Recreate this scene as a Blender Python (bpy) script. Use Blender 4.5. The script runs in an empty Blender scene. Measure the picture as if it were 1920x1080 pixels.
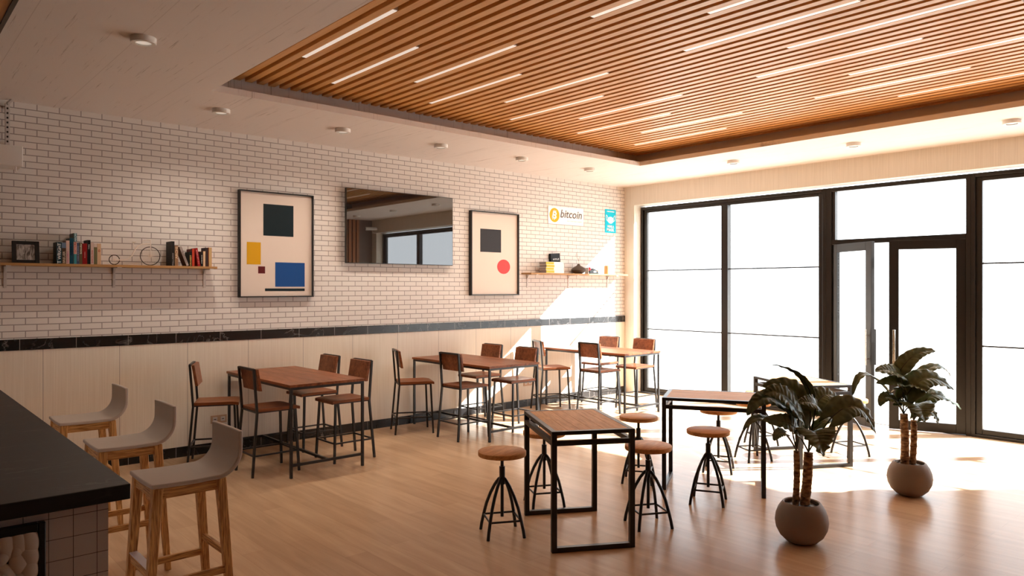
import bpy, bmesh, math, random
from mathutils import Vector, Matrix
random.seed(7)
PI = math.pi
S = bpy.context.scene
C = S.collection

# ------------------------------------------------------------------ materials
def srgb(r, g, b):
    f = lambda c: (c/255/12.92) if c/255 <= .04045 else ((c/255+.055)/1.055)**2.4
    return (f(r), f(g), f(b), 1)

def new_mat(name):
    m = bpy.data.materials.new(name); m.use_nodes = True
    nt = m.node_tree
    b = nt.nodes['Principled BSDF']
    return m, nt, b

def plain(name, col, rough=.5, metal=0, spec=.5, emit=None, estr=0):
    m, nt, b = new_mat(name)
    b.inputs['Base Color'].default_value = (*col[:3], 1)
    b.inputs['Roughness'].default_value = rough
    b.inputs['Metallic'].default_value = metal
    b.inputs['Specular IOR Level'].default_value = spec
    if emit:
        b.inputs['Emission Color'].default_value = (*emit[:3], 1)
        b.inputs['Emission Strength'].default_value = estr
    # faint procedural mottling so that no surface is perfectly uniform
    tc = nt.nodes.new('ShaderNodeTexCoord'); n = nt.nodes.new('ShaderNodeTexNoise')
    n.inputs['Scale'].default_value = 14; n.inputs['Detail'].default_value = 4
    nt.links.new(tc.outputs['Object'], n.inputs['Vector'])
    mr = nt.nodes.new('ShaderNodeMapRange')
    mr.inputs['To Min'].default_value = max(.02, rough-.05); mr.inputs['To Max'].default_value = min(1, rough+.05)
    nt.links.new(n.outputs['Fac'], mr.inputs['Value']); nt.links.new(mr.outputs['Result'], b.inputs['Roughness'])
    return m

def mapping(nt, scale=(1, 1, 1), loc=(0, 0, 0), rot=(0, 0, 0), rnd=False):
    tc = nt.nodes.new('ShaderNodeTexCoord'); mp = nt.nodes.new('ShaderNodeMapping')
    mp.inputs['Scale'].default_value = scale; mp.inputs['Location'].default_value = loc; mp.inputs['Rotation'].default_value = rot
    if rnd:
        oi = nt.nodes.new('ShaderNodeObjectInfo'); mu = nt.nodes.new('ShaderNodeMath'); mu.operation = 'MULTIPLY'; mu.inputs[1].default_value = 17
        ad = nt.nodes.new('ShaderNodeVectorMath'); ad.operation = 'ADD'
        nt.links.new(oi.outputs['Random'], mu.inputs[0]); nt.links.new(mu.outputs[0], ad.inputs[1]); nt.links.new(tc.outputs['Object'], ad.inputs[0])
        nt.links.new(ad.outputs[0], mp.inputs['Vector'])
    else:
        nt.links.new(tc.outputs['Object'], mp.inputs['Vector'])
    return mp

def ramp(nt, stops, fac):
    r = nt.nodes.new('ShaderNodeValToRGB')
    e = r.color_ramp.elements
    while len(e) < len(stops): e.new(.5)
    for x, (p, c) in zip(e, stops):
        x.position = p; x.color = (*c[:3], 1)
    nt.links.new(fac, r.inputs['Fac'])
    return r

def wood(name, dark, light, scale=(1, 1, 1), rough=.45, grain=18, streak=.5, spec=.4, rnd=True, lo=.33, hi=.66):
    """grain runs along the axis whose scale is small"""
    m, nt, b = new_mat(name)
    mp = mapping(nt, scale, rnd=rnd)
    n = nt.nodes.new('ShaderNodeTexNoise'); n.inputs['Scale'].default_value = grain; n.inputs['Detail'].default_value = 6; n.inputs['Distortion'].default_value = .6
    nt.links.new(mp.outputs[0], n.inputs['Vector'])
    n2 = nt.nodes.new('ShaderNodeTexNoise'); n2.inputs['Scale'].default_value = grain*.22; n2.inputs['Detail'].default_value = 3
    nt.links.new(mp.outputs[0], n2.inputs['Vector'])
    mx = nt.nodes.new('ShaderNodeMath'); mx.operation = 'MULTIPLY_ADD'; mx.inputs[1].default_value = streak
    mu = nt.nodes.new('ShaderNodeMath'); mu.operation = 'MULTIPLY'; mu.inputs[1].default_value = 1-streak
    nt.links.new(n2.outputs['Fac'], mu.inputs[0]); nt.links.new(n.outputs['Fac'], mx.inputs[0]); nt.links.new(mu.outputs[0], mx.inputs[2])
    r = ramp(nt, [(lo, dark), (hi, light)], mx.outputs[0])
    nt.links.new(r.outputs[0], b.inputs['Base Color'])
    b.inputs['Roughness'].default_value = rough; b.inputs['Specular IOR Level'].default_value = spec
    return m

M = {}
# painted brick: course 0.0607, stretcher 0.1815
def brick_mat():
    m, nt, b = new_mat('painted_brick')
    tc = nt.nodes.new('ShaderNodeTexCoord'); sx = nt.nodes.new('ShaderNodeSeparateXYZ'); cb = nt.nodes.new('ShaderNodeCombineXYZ')
    nt.links.new(tc.outputs['Object'], sx.inputs[0])
    ax = nt.nodes.new('ShaderNodeMath'); ax.inputs[1].default_value = 8.732-.09075+.1815*100
    az = nt.nodes.new('ShaderNodeMath'); az.inputs[1].default_value = -3.445+.0607*60
    nt.links.new(sx.outputs['X'], ax.inputs[0]); nt.links.new(sx.outputs['Z'], az.inputs[0])
    nt.links.new(ax.outputs[0], cb.inputs['X']); nt.links.new(az.outputs[0], cb.inputs['Y'])
    t = nt.nodes.new('ShaderNodeTexBrick')
    t.inputs['Scale'].default_value = 1; t.inputs['Brick Width'].default_value = .1815; t.inputs['Row Height'].default_value = .0607
    t.inputs['Mortar Size'].default_value = .0045; t.inputs['Mortar Smooth'].default_value = .15; t.inputs['Bias'].default_value = 0
    t.inputs['Color1'].default_value = (.79, .745, .71, 1); t.inputs['Color2'].default_value = (.75, .705, .67, 1); t.inputs['Mortar'].default_value = (.345, .305, .29, 1)
    nt.links.new(cb.outputs[0], t.inputs['Vector'])
    nt.links.new(t.outputs['Color'], b.inputs['Base Color'])
    bp = nt.nodes.new('ShaderNodeBump'); bp.invert = True; bp.inputs['Strength'].default_value = .35; bp.inputs['Distance'].default_value = .004
    nt.links.new(t.outputs['Fac'], bp.inputs['Height']); nt.links.new(bp.outputs[0], b.inputs['Normal'])
    b.inputs['Roughness'].default_value = .6; b.inputs['Specular IOR Level'].default_value = .3
    return m
M['brick'] = brick_mat()

def seam_panel(name, dark, light, x0, pitch, axis='X', seam=.004):
    """light veneer, vertical grain, thin dark seams every `pitch` metres"""
    m, nt, b = new_mat(name)
    mp = mapping(nt, (60, 60, 1.2))
    n = nt.nodes.new('ShaderNodeTexNoise'); n.inputs['Scale'].default_value = 1.6; n.inputs['Detail'].default_value = 5
    nt.links.new(mp.outputs[0], n.inputs['Vector'])
    r = ramp(nt, [(.3, dark), (.7, light)], n.outputs['Fac'])
    tc = nt.nodes.new('ShaderNodeTexCoord'); sx = nt.nodes.new('ShaderNodeSeparateXYZ'); nt.links.new(tc.outputs['Object'], sx.inputs[0])
    a = nt.nodes.new('ShaderNodeMath'); a.inputs[1].default_value = -x0+pitch*100+seam/2
    d = nt.nodes.new('ShaderNodeMath'); d.operation = 'MODULO'; d.inputs[1].default_value = pitch
    l = nt.nodes.new('ShaderNodeMath'); l.operation = 'LESS_THAN'; l.inputs[1].default_value = seam
    nt.links.new(sx.outputs[axis], a.inputs[0]); nt.links.new(a.outputs[0], d.inputs[0]); nt.links.new(d.outputs[0], l.inputs[0])
    mx = nt.nodes.new('ShaderNodeMixRGB'); mx.inputs['Color2'].default_value = (dark[0]*.35, dark[1]*.33, dark[2]*.33, 1)
    nt.links.new(l.outputs[0], mx.inputs['Fac']); nt.links.new(r.outputs[0], mx.inputs['Color1'])
    nt.links.new(mx.outputs[0], b.inputs['Base Color'])
    b.inputs['Roughness'].default_value = .42; b.inputs['Specular IOR Level'].default_value = .35
    return m
M['wainscot'] = seam_panel('wainscot_veneer', (.76, .675, .56), (.84, .765, .655), -8.503, .654)
M['veneer'] = seam_panel('pale_veneer', (.68, .635, .55), (.78, .735, .65), -40, 200)

def marble(name, seams=None, base=(.012, .011, .011), rough=.16, sc=(1, 1, 1), vein=.45):
    m, nt, b = new_mat(name)
    mp = mapping(nt, sc)
    n = nt.nodes.new('ShaderNodeTexNoise'); n.inputs['Scale'].default_value = 2.2; n.inputs['Detail'].default_value = 5; n.inputs['Distortion'].default_value = 2.4
    nt.links.new(mp.outputs[0], n.inputs['Vector'])
    r = ramp(nt, [(.485, (0, 0, 0)), (.5, (1, 1, 1)), (.515, (0, 0, 0))], n.outputs['Fac'])
    n2 = nt.nodes.new('ShaderNodeTexNoise'); n2.inputs['Scale'].default_value = 3.1; n2.inputs['Detail'].default_value = 3
    nt.links.new(mp.outputs[0], n2.inputs['Vector'])
    r2 = ramp(nt, [(.45, (0, 0, 0)), (.7, (.5, .5, .5))], n2.outputs['Fac'])
    mm = nt.nodes.new('ShaderNodeMixRGB'); mm.blend_type = 'MULTIPLY'; mm.inputs['Fac'].default_value = 1
    nt.links.new(r.outputs[0], mm.inputs['Color1']); nt.links.new(r2.outputs[0], mm.inputs['Color2'])
    mx = nt.nodes.new('ShaderNodeMixRGB'); mx.inputs['Color1'].default_value = (*base, 1); mx.inputs['Color2'].default_value = (vein, vein*.93, vein*.89, 1)
    nt.links.new(mm.outputs[0], mx.inputs['Fac'])
    out = mx.outputs[0]
    if seams:
        x0, pitch, w = seams
        tc = nt.nodes.new('ShaderNodeTexCoord'); sx = nt.nodes.new('ShaderNodeSeparateXYZ'); nt.links.new(tc.outputs['Object'], sx.inputs[0])
        a = nt.nodes.new('ShaderNodeMath'); a.inputs[1].default_value = -x0+pitch*100+w/2
        d = nt.nodes.new('ShaderNodeMath'); d.operation = 'MODULO'; d.inputs[1].default_value = pitch
        l = nt.nodes.new('ShaderNodeMath'); l.operation = 'LESS_THAN'; l.inputs[1].default_value = w
        nt.links.new(sx.outputs['X'], a.inputs[0]); nt.links.new(a.outputs[0], d.inputs[0]); nt.links.new(d.outputs[0], l.inputs[0])
        m2 = nt.nodes.new('ShaderNodeMixRGB'); m2.inputs['Color2'].default_value = (.3, .27, .25, 1)
        nt.links.new(l.outputs[0], m2.inputs['Fac']); nt.links.new(out, m2.inputs['Color1']); out = m2.outputs[0]
    nt.links.new(out, b.inputs['Base Color'])
    b.inputs['Roughness'].default_value = rough; b.inputs['Specular IOR Level'].default_value = .5
    return m
M['marble'] = marble('black_marble', (-8.688, .458, .004), rough=.26)
M['counter'] = marble('black_counter_stone', None, (.009, .008, .0075), .5, (.7, 2.6, 1), .16)

def floor_mat():
    m, nt, b = new_mat('oak_plank_floor')
    mp = mapping(nt, (1, 1, 1), (30, 30, 0), (0, 0, PI/2))      # planks run along Y
    t = nt.nodes.new('ShaderNodeTexBrick'); t.offset = .37; t.offset_frequency = 2
    t.inputs['Scale'].default_value = 1; t.inputs['Brick Width'].default_value = 1.35; t.inputs['Row Height'].default_value = .165
    t.inputs['Mortar Size'].default_value = .0008; t.inputs['Bias'].default_value = 0
    t.inputs['Color1'].default_value = (.515, .345, .212, 1); t.inputs['Color2'].default_value = (.59, .405, .252, 1); t.inputs['Mortar'].default_value = (.38, .24, .14, 1)
    nt.links.new(mp.outputs[0], t.inputs['Vector'])
    m2 = mapping(nt, (6, .55, 1))
    n = nt.nodes.new('ShaderNodeTexNoise'); n.inputs['Scale'].default_value = 2.2; n.inputs['Detail'].default_value = 6; n.inputs['Distortion'].default_value = .7
    nt.links.new(m2.outputs[0], n.inputs['Vector'])
    r = ramp(nt, [(.3, (.87, .845, .82)), (.7, (1.06, 1.06, 1.06))], n.outputs['Fac'])
    mx = nt.nodes.new('ShaderNodeMixRGB'); mx.blend_type = 'MULTIPLY'; mx.inputs['Fac'].default_value = 1
    nt.links.new(t.outputs['Color'], mx.inputs['Color1']); nt.links.new(r.outputs[0], mx.inputs['Color2'])
    nt.links.new(mx.outputs[0], b.inputs['Base Color'])
    b.inputs['Roughness'].default_value = .24; b.inputs['Specular IOR Level'].default_value = .12
    return m
M['floor'] = floor_mat()

def concrete_mat():
    m, nt, b = new_mat('board_marked_concrete')
    mp = mapping(nt, (9, .35, 1))
    n = nt.nodes.new('ShaderNodeTexNoise'); n.inputs['Scale'].default_value = 1.5; n.inputs['Detail'].default_value = 6
    nt.links.new(mp.outputs[0], n.inputs['Vector'])
    r = ramp(nt, [(.24, (.88, .88, .88)), (.36, (1, 1, 1))], n.outputs['Fac'])
    # fine board joints, broken by pits
    mp2 = mapping(nt, (34, 1.1, 1))
    n2 = nt.nodes.new('ShaderNodeTexNoise'); n2.inputs['Scale'].default_value = 1.2; n2.inputs['Detail'].default_value = 8; n2.inputs['Roughness'].default_value = .7
    nt.links.new(mp2.outputs[0], n2.inputs['Vector'])
    r2 = ramp(nt, [(.33, (.62, .59, .57)), (.40, (1, 1, 1))], n2.outputs['Fac'])
    mx = nt.nodes.new('ShaderNodeMixRGB'); mx.blend_type = 'MULTIPLY'; mx.inputs['Fac'].default_value = 1
    nt.links.new(r.outputs[0], mx.inputs['Color1']); nt.links.new(r2.outputs[0], mx.inputs['Color2'])
    tc = nt.nodes.new('ShaderNodeTexCoord'); sx = nt.nodes.new('ShaderNodeSeparateXYZ'); nt.links.new(tc.outputs['Object'], sx.inputs[0])
    a = nt.nodes.new('ShaderNodeMath'); a.inputs[1].default_value = 100.13
    d = nt.nodes.new('ShaderNodeMath'); d.operation = 'MODULO'; d.inputs[1].default_value = .62
    l = nt.nodes.new('ShaderNodeMath'); l.operation = 'LESS_THAN'; l.inputs[1].default_value = .0055
    nt.links.new(sx.outputs['X'], a.inputs[0]); nt.links.new(a.outputs[0], d.inputs[0]); nt.links.new(d.outputs[0], l.inputs[0])
    m3 = nt.nodes.new('ShaderNodeMixRGB'); m3.blend_type = 'MULTIPLY'; m3.inputs['Color2'].default_value = (.84, .82, .81, 1)
    nt.links.new(l.outputs[0], m3.inputs['Fac']); nt.links.new(mx.outputs[0], m3.inputs['Color1'])
    m4 = nt.nodes.new('ShaderNodeMixRGB'); m4.blend_type = 'MULTIPLY'; m4.inputs['Fac'].default_value = 1; m4.inputs['Color2'].default_value = (.78, .73, .705, 1)
    nt.links.new(m3.outputs[0], m4.inputs['Color1'])
    nt.links.new(m4.outputs[0], b.inputs['Base Color'])
    b.inputs['Roughness'].default_value = .75; b.inputs['Specular IOR Level'].default_value = .2
    return m
M['concrete'] = concrete_mat()
M['slat'] = wood('orange_slat_wood', (.58, .285, .09), (.76, .425, .16), (22, 1.2, 22), .42, 3, .5)
M['slat_v'] = wood('orange_wall_slat_wood', (.32, .12, .04), (.45, .18, .065), (22, 22, 1.2), .45, 3, .5)
M['dark_wood'] = wood('reddish_brown_wood', (.12, .034, .012), (.33, .112, .042), (2.2, 14, 14), .4, 2.4, .55, .25)
M['dark_wood_y'] = wood('reddish_brown_table_wood', (.12, .034, .012), (.33, .112, .042), (14, 2.2, 14), .38, 2.4, .55, .25)
M['mid_wood'] = wood('warm_stool_wood', (.48, .21, .065), (.76, .39, .15), (3, 26, 26), .5, 2.6, .6, .15)
M['mid_wood_top'] = wood('warm_table_wood', (.36, .15, .06), (.55, .26, .12), (26, 3, 26), .3, 2.6, .6, .5)
M['oak_x'] = wood('golden_oak_rail', (.29, .125, .035), (.70, .40, .15), (3.5, 85, 85), .5, 2.4, .8, .3, True, .40, .58)
M['oak_y'] = wood('golden_oak_cross_rail', (.29, .125, .035), (.70, .40, .15), (85, 3.5, 85), .5, 2.4, .8, .3, True, .40, .58)
M['oak_z'] = wood('golden_oak_leg', (.29, .125, .035), (.70, .40, .15), (85, 85, 3.5), .5, 2.4, .8, .3, True, .40, .58)
M['shelf_wood'] = wood('pine_shelf_wood', (.36, .19, .07), (.50, .28, .115), (2, 30, 30), .5, 2.4, .5, .3)
M['black_metal'] = plain('black_powder_coated_steel', (.012, .011, .011), .38)
M['frame_metal'] = plain('dark_bronze_aluminium', (.011, .009, .0075), .32, 0, .45)
M['black'] = plain('matt_black', (.008, .007, .007), .45)
M['white'] = plain('white_paint', (.78, .76, .73), .5)
M['white_metal'] = plain('white_coated_metal', (.62, .58, .56), .45)
M['shell'] = plain('greige_seat_shell', (.49, .425, .37), .45, 0, .3)
M['steel'] = plain('brushed_steel', (.72, .66, .58), .28, 1)
M['foot_plate'] = plain('pale_metal_plate', (.72, .72, .78), .35, .3)
M['plaster'] = plain('off_white_plaster', (.6, .55, .5), .7)
M['dark_wall'] = plain('dark_back_wall', (.16, .12, .10), .7)
M['ground'] = plain('pale_paving', (.62, .6, .56), .8)
M['fascia_dark'] = plain('dark_edge_trim', (.05, .04, .03), .5)
M['diffuser'] = plain('lamp_diffuser', (.8, .76, .7), .4, emit=(1, .9, .78), estr=.33)
M['strip_diffuser'] = plain('strip_lamp_diffuser', (.75, .72, .68), .4, emit=(1, .9, .8), estr=.42)
M['pot'] = plain('taupe_stone_pot', (.245, .195, .165), .6)
M['tv_body'] = plain('television_black_plastic', (.01, .01, .01), .35)
def screen_mat():
    m, nt, b = new_mat('television_glass')
    b.inputs['Base Color'].default_value = (.012, .010, .010, 1); b.inputs['Roughness'].default_value = .015
    b.inputs['IOR'].default_value = 2.05
    return m
M['screen'] = screen_mat()

def tile_mat():
    m, nt, b = new_mat('white_square_tile')
    mp = mapping(nt, (1, 1, 1), (20.0-.0165+.0, 0, 0))
    sx = nt.nodes.new('ShaderNodeSeparateXYZ'); nt.links.new(mp.outputs[0], sx.inputs[0])
    su = nt.nodes.new('ShaderNodeMath'); nt.links.new(sx.outputs['X'], su.inputs[0]); nt.links.new(sx.outputs['Y'], su.inputs[1])
    cb = nt.nodes.new('ShaderNodeCombineXYZ')
    aa = nt.nodes.new('ShaderNodeMath'); aa.inputs[1].default_value = 4.2; nt.links.new(su.outputs[0], aa.inputs[0]); nt.links.new(aa.outputs[0], cb.inputs['X'])
    az = nt.nodes.new('ShaderNodeMath'); az.inputs[1].default_value = -.0404; nt.links.new(sx.outputs['Z'], az.inputs[0]); nt.links.new(az.outputs[0], cb.inputs['Y'])
    t = nt.nodes.new('ShaderNodeTexBrick'); t.offset = 0
    t.inputs['Scale'].default_value = 1; t.inputs['Brick Width'].default_value = .0766; t.inputs['Row Height'].default_value = .0766
    t.inputs['Mortar Size'].default_value = .0011; t.inputs['Color1'].default_value = (.60, .55, .53, 1); t.inputs['Color2'].default_value = (.57, .52, .5, 1); t.inputs['Mortar'].default_value = (.04, .035, .03, 1)
    nt.links.new(cb.outputs[0], t.inputs['Vector']); nt.links.new(t.outputs['Color'], b.inputs['Base Color'])
    b.inputs['Roughness'].default_value = .3
    return m
M['tile'] = tile_mat()

def glass_mat():
    m = bpy.data.materials.new('clear_glazing'); m.use_nodes = True; nt = m.node_tree
    nt.nodes.remove(nt.nodes['Principled BSDF'])
    o = nt.nodes['Material Output']; t = nt.nodes.new('ShaderNodeBsdfTransparent'); g = nt.nodes.new('ShaderNodeBsdfGlossy'); x = nt.nodes.new('ShaderNodeMixShader'); x.inputs[0].default_value = .05
    g.inputs['Roughness'].default_value = .02; t.inputs['Color'].default_value = (.97, .975, .97, 1)
    nt.links.new(t.outputs[0], x.inputs[1]); nt.links.new(g.outputs[0], x.inputs[2]); nt.links.new(x.outputs[0], o.inputs[0])
    return m
M['glass'] = glass_mat()

def leaf_mat():
    m, nt, b = new_mat('glossy_dark_leaf')
    g = nt.nodes.new('ShaderNodeNewGeometry')
    mp = mapping(nt, (1, 1, 1))
    n = nt.nodes.new('ShaderNodeTexNoise'); n.inputs['Scale'].default_value = 22; n.inputs['Detail'].default_value = 5
    nt.links.new(mp.outputs[0], n.inputs['Vector'])
    r1 = ramp(nt, [(.3, (.06, .10, .045)), (.7, (.15, .20, .095))], n.outputs['Fac'])
    r2 = ramp(nt, [(.3, (.15, .125, .06)), (.7, (.28, .24, .11))], n.outputs['Fac'])
    mx = nt.nodes.new('ShaderNodeMixRGB'); nt.links.new(g.outputs['Backfacing'], mx.inputs['Fac']); nt.links.new(r1.outputs[0], mx.inputs['Color1']); nt.links.new(r2.outputs[0], mx.inputs['Color2'])
    nt.links.new(mx.outputs[0], b.inputs['Base Color']); b.inputs['Roughness'].default_value = .28
    bp = nt.nodes.new('ShaderNodeBump'); bp.inputs['Strength'].default_value = .4; bp.inputs['Distance'].default_value = .004
    nt.links.new(n.outputs['Fac'], bp.inputs['Height']); nt.links.new(bp.outputs[0], b.inputs['Normal'])
    tr = nt.nodes.new('ShaderNodeBsdfTranslucent'); tr.inputs['Color'].default_value = (.22, .2, .03, 1)
    ms = nt.nodes.new('ShaderNodeMixShader'); ms.inputs[0].default_value = .12
    nt.links.new(b.outputs[0], ms.inputs[1]); nt.links.new(tr.outputs[0], ms.inputs[2]); nt.links.new(ms.outputs[0], nt.nodes['Material Output'].inputs[0])
    return m
M['leaf'] = leaf_mat()
M['petiole'] = plain('dark_leaf_stalk', (.03, .035, .014), .4)
def trunk_mat():
    m, nt, b = new_mat('scarred_trunk_bark')
    mp = mapping(nt, (14, 14, 40))
    n = nt.nodes.new('ShaderNodeTexNoise'); n.inputs['Scale'].default_value = 1.4; n.inputs['Detail'].default_value = 6
    nt.links.new(mp.outputs[0], n.inputs['Vector'])
    r = ramp(nt, [(.35, (.09, .045, .02)), (.5, (.30, .17, .085)), (.66, (.55, .38, .21))], n.outputs['Fac'])
    nt.links.new(r.outputs[0], b.inputs['Base Color']); b.inputs['Roughness'].default_value = .8
    bp = nt.nodes.new('ShaderNodeBump'); bp.inputs['Strength'].default_value = .9; bp.inputs['Distance'].default_value = .01
    nt.links.new(n.outputs['Fac'], bp.inputs['Height']); nt.links.new(bp.outputs[0], b.inputs['Normal'])
    return m
M['trunk'] = trunk_mat()
def pebble_mat():
    m, nt, b = new_mat('dark_pebble_topping')
    mp = mapping(nt, (1, 1, 1)); v = nt.nodes.new('ShaderNodeTexVoronoi'); v.inputs['Scale'].default_value = 55
    nt.links.new(mp.outputs[0], v.inputs['Vector'])
    r = ramp(nt, [(.2, (.20, .18, .17)), (.6, (.015, .013, .012))], v.outputs['Distance']); nt.links.new(r.outputs[0], b.inputs['Base Color'])
    bp = nt.nodes.new('ShaderNodeBump'); bp.invert = True; bp.inputs['Distance'].default_value = .01; nt.links.new(v.outputs['Distance'], bp.inputs['Height']); nt.links.new(bp.outputs[0], b.inputs['Normal'])
    b.inputs['Roughness'].default_value = .35
    return m
M['pebble'] = pebble_mat()
def misty_mat():
    m, nt, b = new_mat('misty_tree_photograph')
    mp = mapping(nt, (30, 1, 9)); n = nt.nodes.new('ShaderNodeTexNoise'); n.inputs['Scale'].default_value = 1.5; n.inputs['Detail'].default_value = 7; n.inputs['Distortion'].default_value = 1.2
    nt.links.new(mp.outputs[0], n.inputs['Vector'])
    r = ramp(nt, [(.35, (.06, .05, .045)), (.5, (.32, .28, .26)), (.65, (.5, .46, .43))], n.outputs['Fac']); nt.links.new(r.outputs[0], b.inputs['Base Color'])
    b.inputs['Roughness'].default_value = .3
    return m
M['misty'] = misty_mat()
M['fleece'] = plain('cream_fleece', (.62, .55, .48), .95, 0, .1)
_cc = {}
def colour(r, g, b, rough=.55):
    k = (r, g, b, rough)
    if k not in _cc: _cc[k] = plain('paint_%d_%d_%d' % (r, g, b), srgb(r, g, b), rough, 0, .25)
    return _cc[k]

# ------------------------------------------------------------------ mesh builder
class MB:
    def __init__(s): s.v = []; s.f = []; s.mi = []; s.sm = []
    def add(s, vs, fs, mi=0, smooth=False):
        o = len(s.v); s.v += [tuple(v) for v in vs]
        for f in fs: s.f.append([o+i for i in f]); s.mi.append(mi); s.sm.append(smooth)
        return s
    def box(s, x0, x1, y0, y1, z0, z1, mi=0):
        vs = [(x, y, z) for x in (x0, x1) for y in (y0, y1) for z in (z0, z1)]
        return s.add(vs, [(0, 1, 3, 2), (4, 6, 7, 5), (0, 4, 5, 1), (2, 3, 7, 6), (0, 2, 6, 4), (1, 5, 7, 3)], mi)
    def bar(s, p, q, w, h, side=None, mi=0, w2=None, h2=None):
        p, q = Vector(p), Vector(q); d = (q-p).normalized()
        u = Vector(side) if side else (Vector((0, 0, 1)) if abs(d.z) < .9 else Vector((1, 0, 0)))
        a = d.cross(u).normalized(); b = a.cross(d).normalized()
        w2 = w2 or w; h2 = h2 or h
        vs = []
        for c, ww, hh in ((p, w, h), (q, w2, h2)):
            for i, j in ((-1, -1), (1, -1), (1, 1), (-1, 1)): vs.append(c+a*(i*ww/2)+b*(j*hh/2))
        return s.add(vs, [(3, 2, 1, 0), (4, 5, 6, 7), (0, 1, 5, 4), (1, 2, 6, 5), (2, 3, 7, 6), (3, 0, 4, 7)], mi)
    def tube(s, pts, r, n=10, mi=0, closed=False, cap=True):
        pts = [Vector(p) for p in pts]; N = len(pts); rs = r if isinstance(r, (list, tuple)) else [r]*N
        vs = []; ref = None
        for i, p in enumerate(pts):
            if closed: d = pts[(i+1) % N]-pts[i-1]
            else: d = pts[min(i+1, N-1)]-pts[max(i-1, 0)]
            d.normalize()
            if ref is None: ref = Vector((0, 0, 1)) if abs(d.z) < .9 else Vector((1, 0, 0))
            a = d.cross(ref)
            if a.length < 1e-4: a = d.cross(Vector((0, 1, 0)))
            a.normalize(); b = a.cross(d).normalized(); ref = b
            for k in range(n):
                t = 2*PI*k/n; vs.append(p+(a*math.cos(t)+b*math.sin(t))*rs[i])
        fs = []
        for i in range(N if closed else N-1):
            j = (i+1) % N
            for k in range(n): fs.append((i*n+k, i*n+(k+1) % n, j*n+(k+1) % n, j*n+k))
        s.add(vs, fs, mi, True)
        if cap and not closed:
            o = len(s.v)-N*n
            s.f.append([o+k for k in range(n)][::-1]); s.f.append([o+(N-1)*n+k for k in range(n)]); s.mi += [mi]*2; s.sm += [False]*2
        return s
    def lathe(s, prof, n=32, mi=0, c=(0, 0, 0), smooth=True):
        vs = []
        for r, z in prof:
            for k in range(n):
                t = 2*PI*k/n; vs.append((c[0]+r*math.cos(t), c[1]+r*math.sin(t), c[2]+z))
        fs = []
        for i in range(len(prof)-1):
            for k in range(n): fs.append((i*n+k, i*n+(k+1) % n, (i+1)*n+(k+1) % n, (i+1)*n+k))
        return s.add(vs, fs, mi, smooth)
    def cyl(s, c, r, z0, z1, n=24, mi=0):
        s.lathe([(r, z0), (r, z1)], n, mi, c); o = len(s.v)-2*n
        s.f.append([o+k for k in range(n)][::-1]); s.f.append([o+n+k for k in range(n)]); s.mi += [mi]*2; s.sm += [False]*2
        return s
    def prism(s, poly, y0, y1, axis='y', mi=0, smooth=False):
        n = len(poly)
        g = {'y': lambda a, b, c: (a, c, b), 'x': lambda a, b, c: (c, a, b), 'z': lambda a, b, c: (a, b, c)}[axis]
        vs = [g(a, b, y0) for a, b in poly]+[g(a, b, y1) for a, b in poly]
        s.add(vs, [(i, (i+1) % n, n+(i+1) % n, n+i) for i in range(n)], mi, smooth)
        o = len(s.v)-2*n
        s.f.append([o+i for i in range(n)][::-1]); s.f.append([o+n+i for i in range(n)]); s.mi += [mi]*2; s.sm += [False]*2
        return s
    def build(s, name, mat, parent=None, bevel=0, seg=2, recalc=True):
        me = bpy.data.meshes.new(name); me.from_pydata(s.v, [], s.f)
        for m in (mat if isinstance(mat, (list, tuple)) else [mat]): me.materials.append(m)
        me.polygons.foreach_set('material_index', s.mi); me.polygons.foreach_set('use_smooth', s.sm)
        if recalc:
            bm = bmesh.new(); bm.from_mesh(me); bmesh.ops.recalc_face_normals(bm, faces=bm.faces); bm.to_mesh(me); bm.free()
        me.update()
        if any(s.sm) and recalc: me.set_sharp_from_angle(angle=math.radians(42))
        o = bpy.data.objects.new(name, me); C.objects.link(o)
        if parent: o.parent = parent
        if bevel:
            b = o.modifiers.new('bevel', 'BEVEL'); b.width = bevel; b.segments = seg; b.limit_method = 'ANGLE'; b.angle_limit = math.radians(50)
        return o

def tag(o, label, cat, group=None, kind=None):
    o['label'] = label; o['category'] = cat
    if group: o['group'] = group
    if kind: o['kind'] = kind
    return o
def thing(name, label, cat, loc=(0, 0, 0), rz=0, group=None, kind=None):
    o = bpy.data.objects.new(name, None); C.objects.link(o); o.empty_display_size = .1
    o.location = loc; o.rotation_euler = (0, 0, rz)
    return tag(o, label, cat, group, kind)
def kids(o): return [c for c in C.objects if c.parent == o]
def dup(root, loc, rz, label, group=None):
    r = root.copy(); C.objects.link(r); r.location = loc; r.rotation_euler = (0, 0, rz); r['label'] = label
    if group: r['group'] = group
    for ch in kids(root):
        c = ch.copy(); C.objects.link(c); c.parent = r
        for g in kids(ch):
            d = g.copy(); C.objects.link(d); d.parent = c
    return r
def struct(o, label, cat):
    return tag(o, label, cat, kind='structure')

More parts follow.
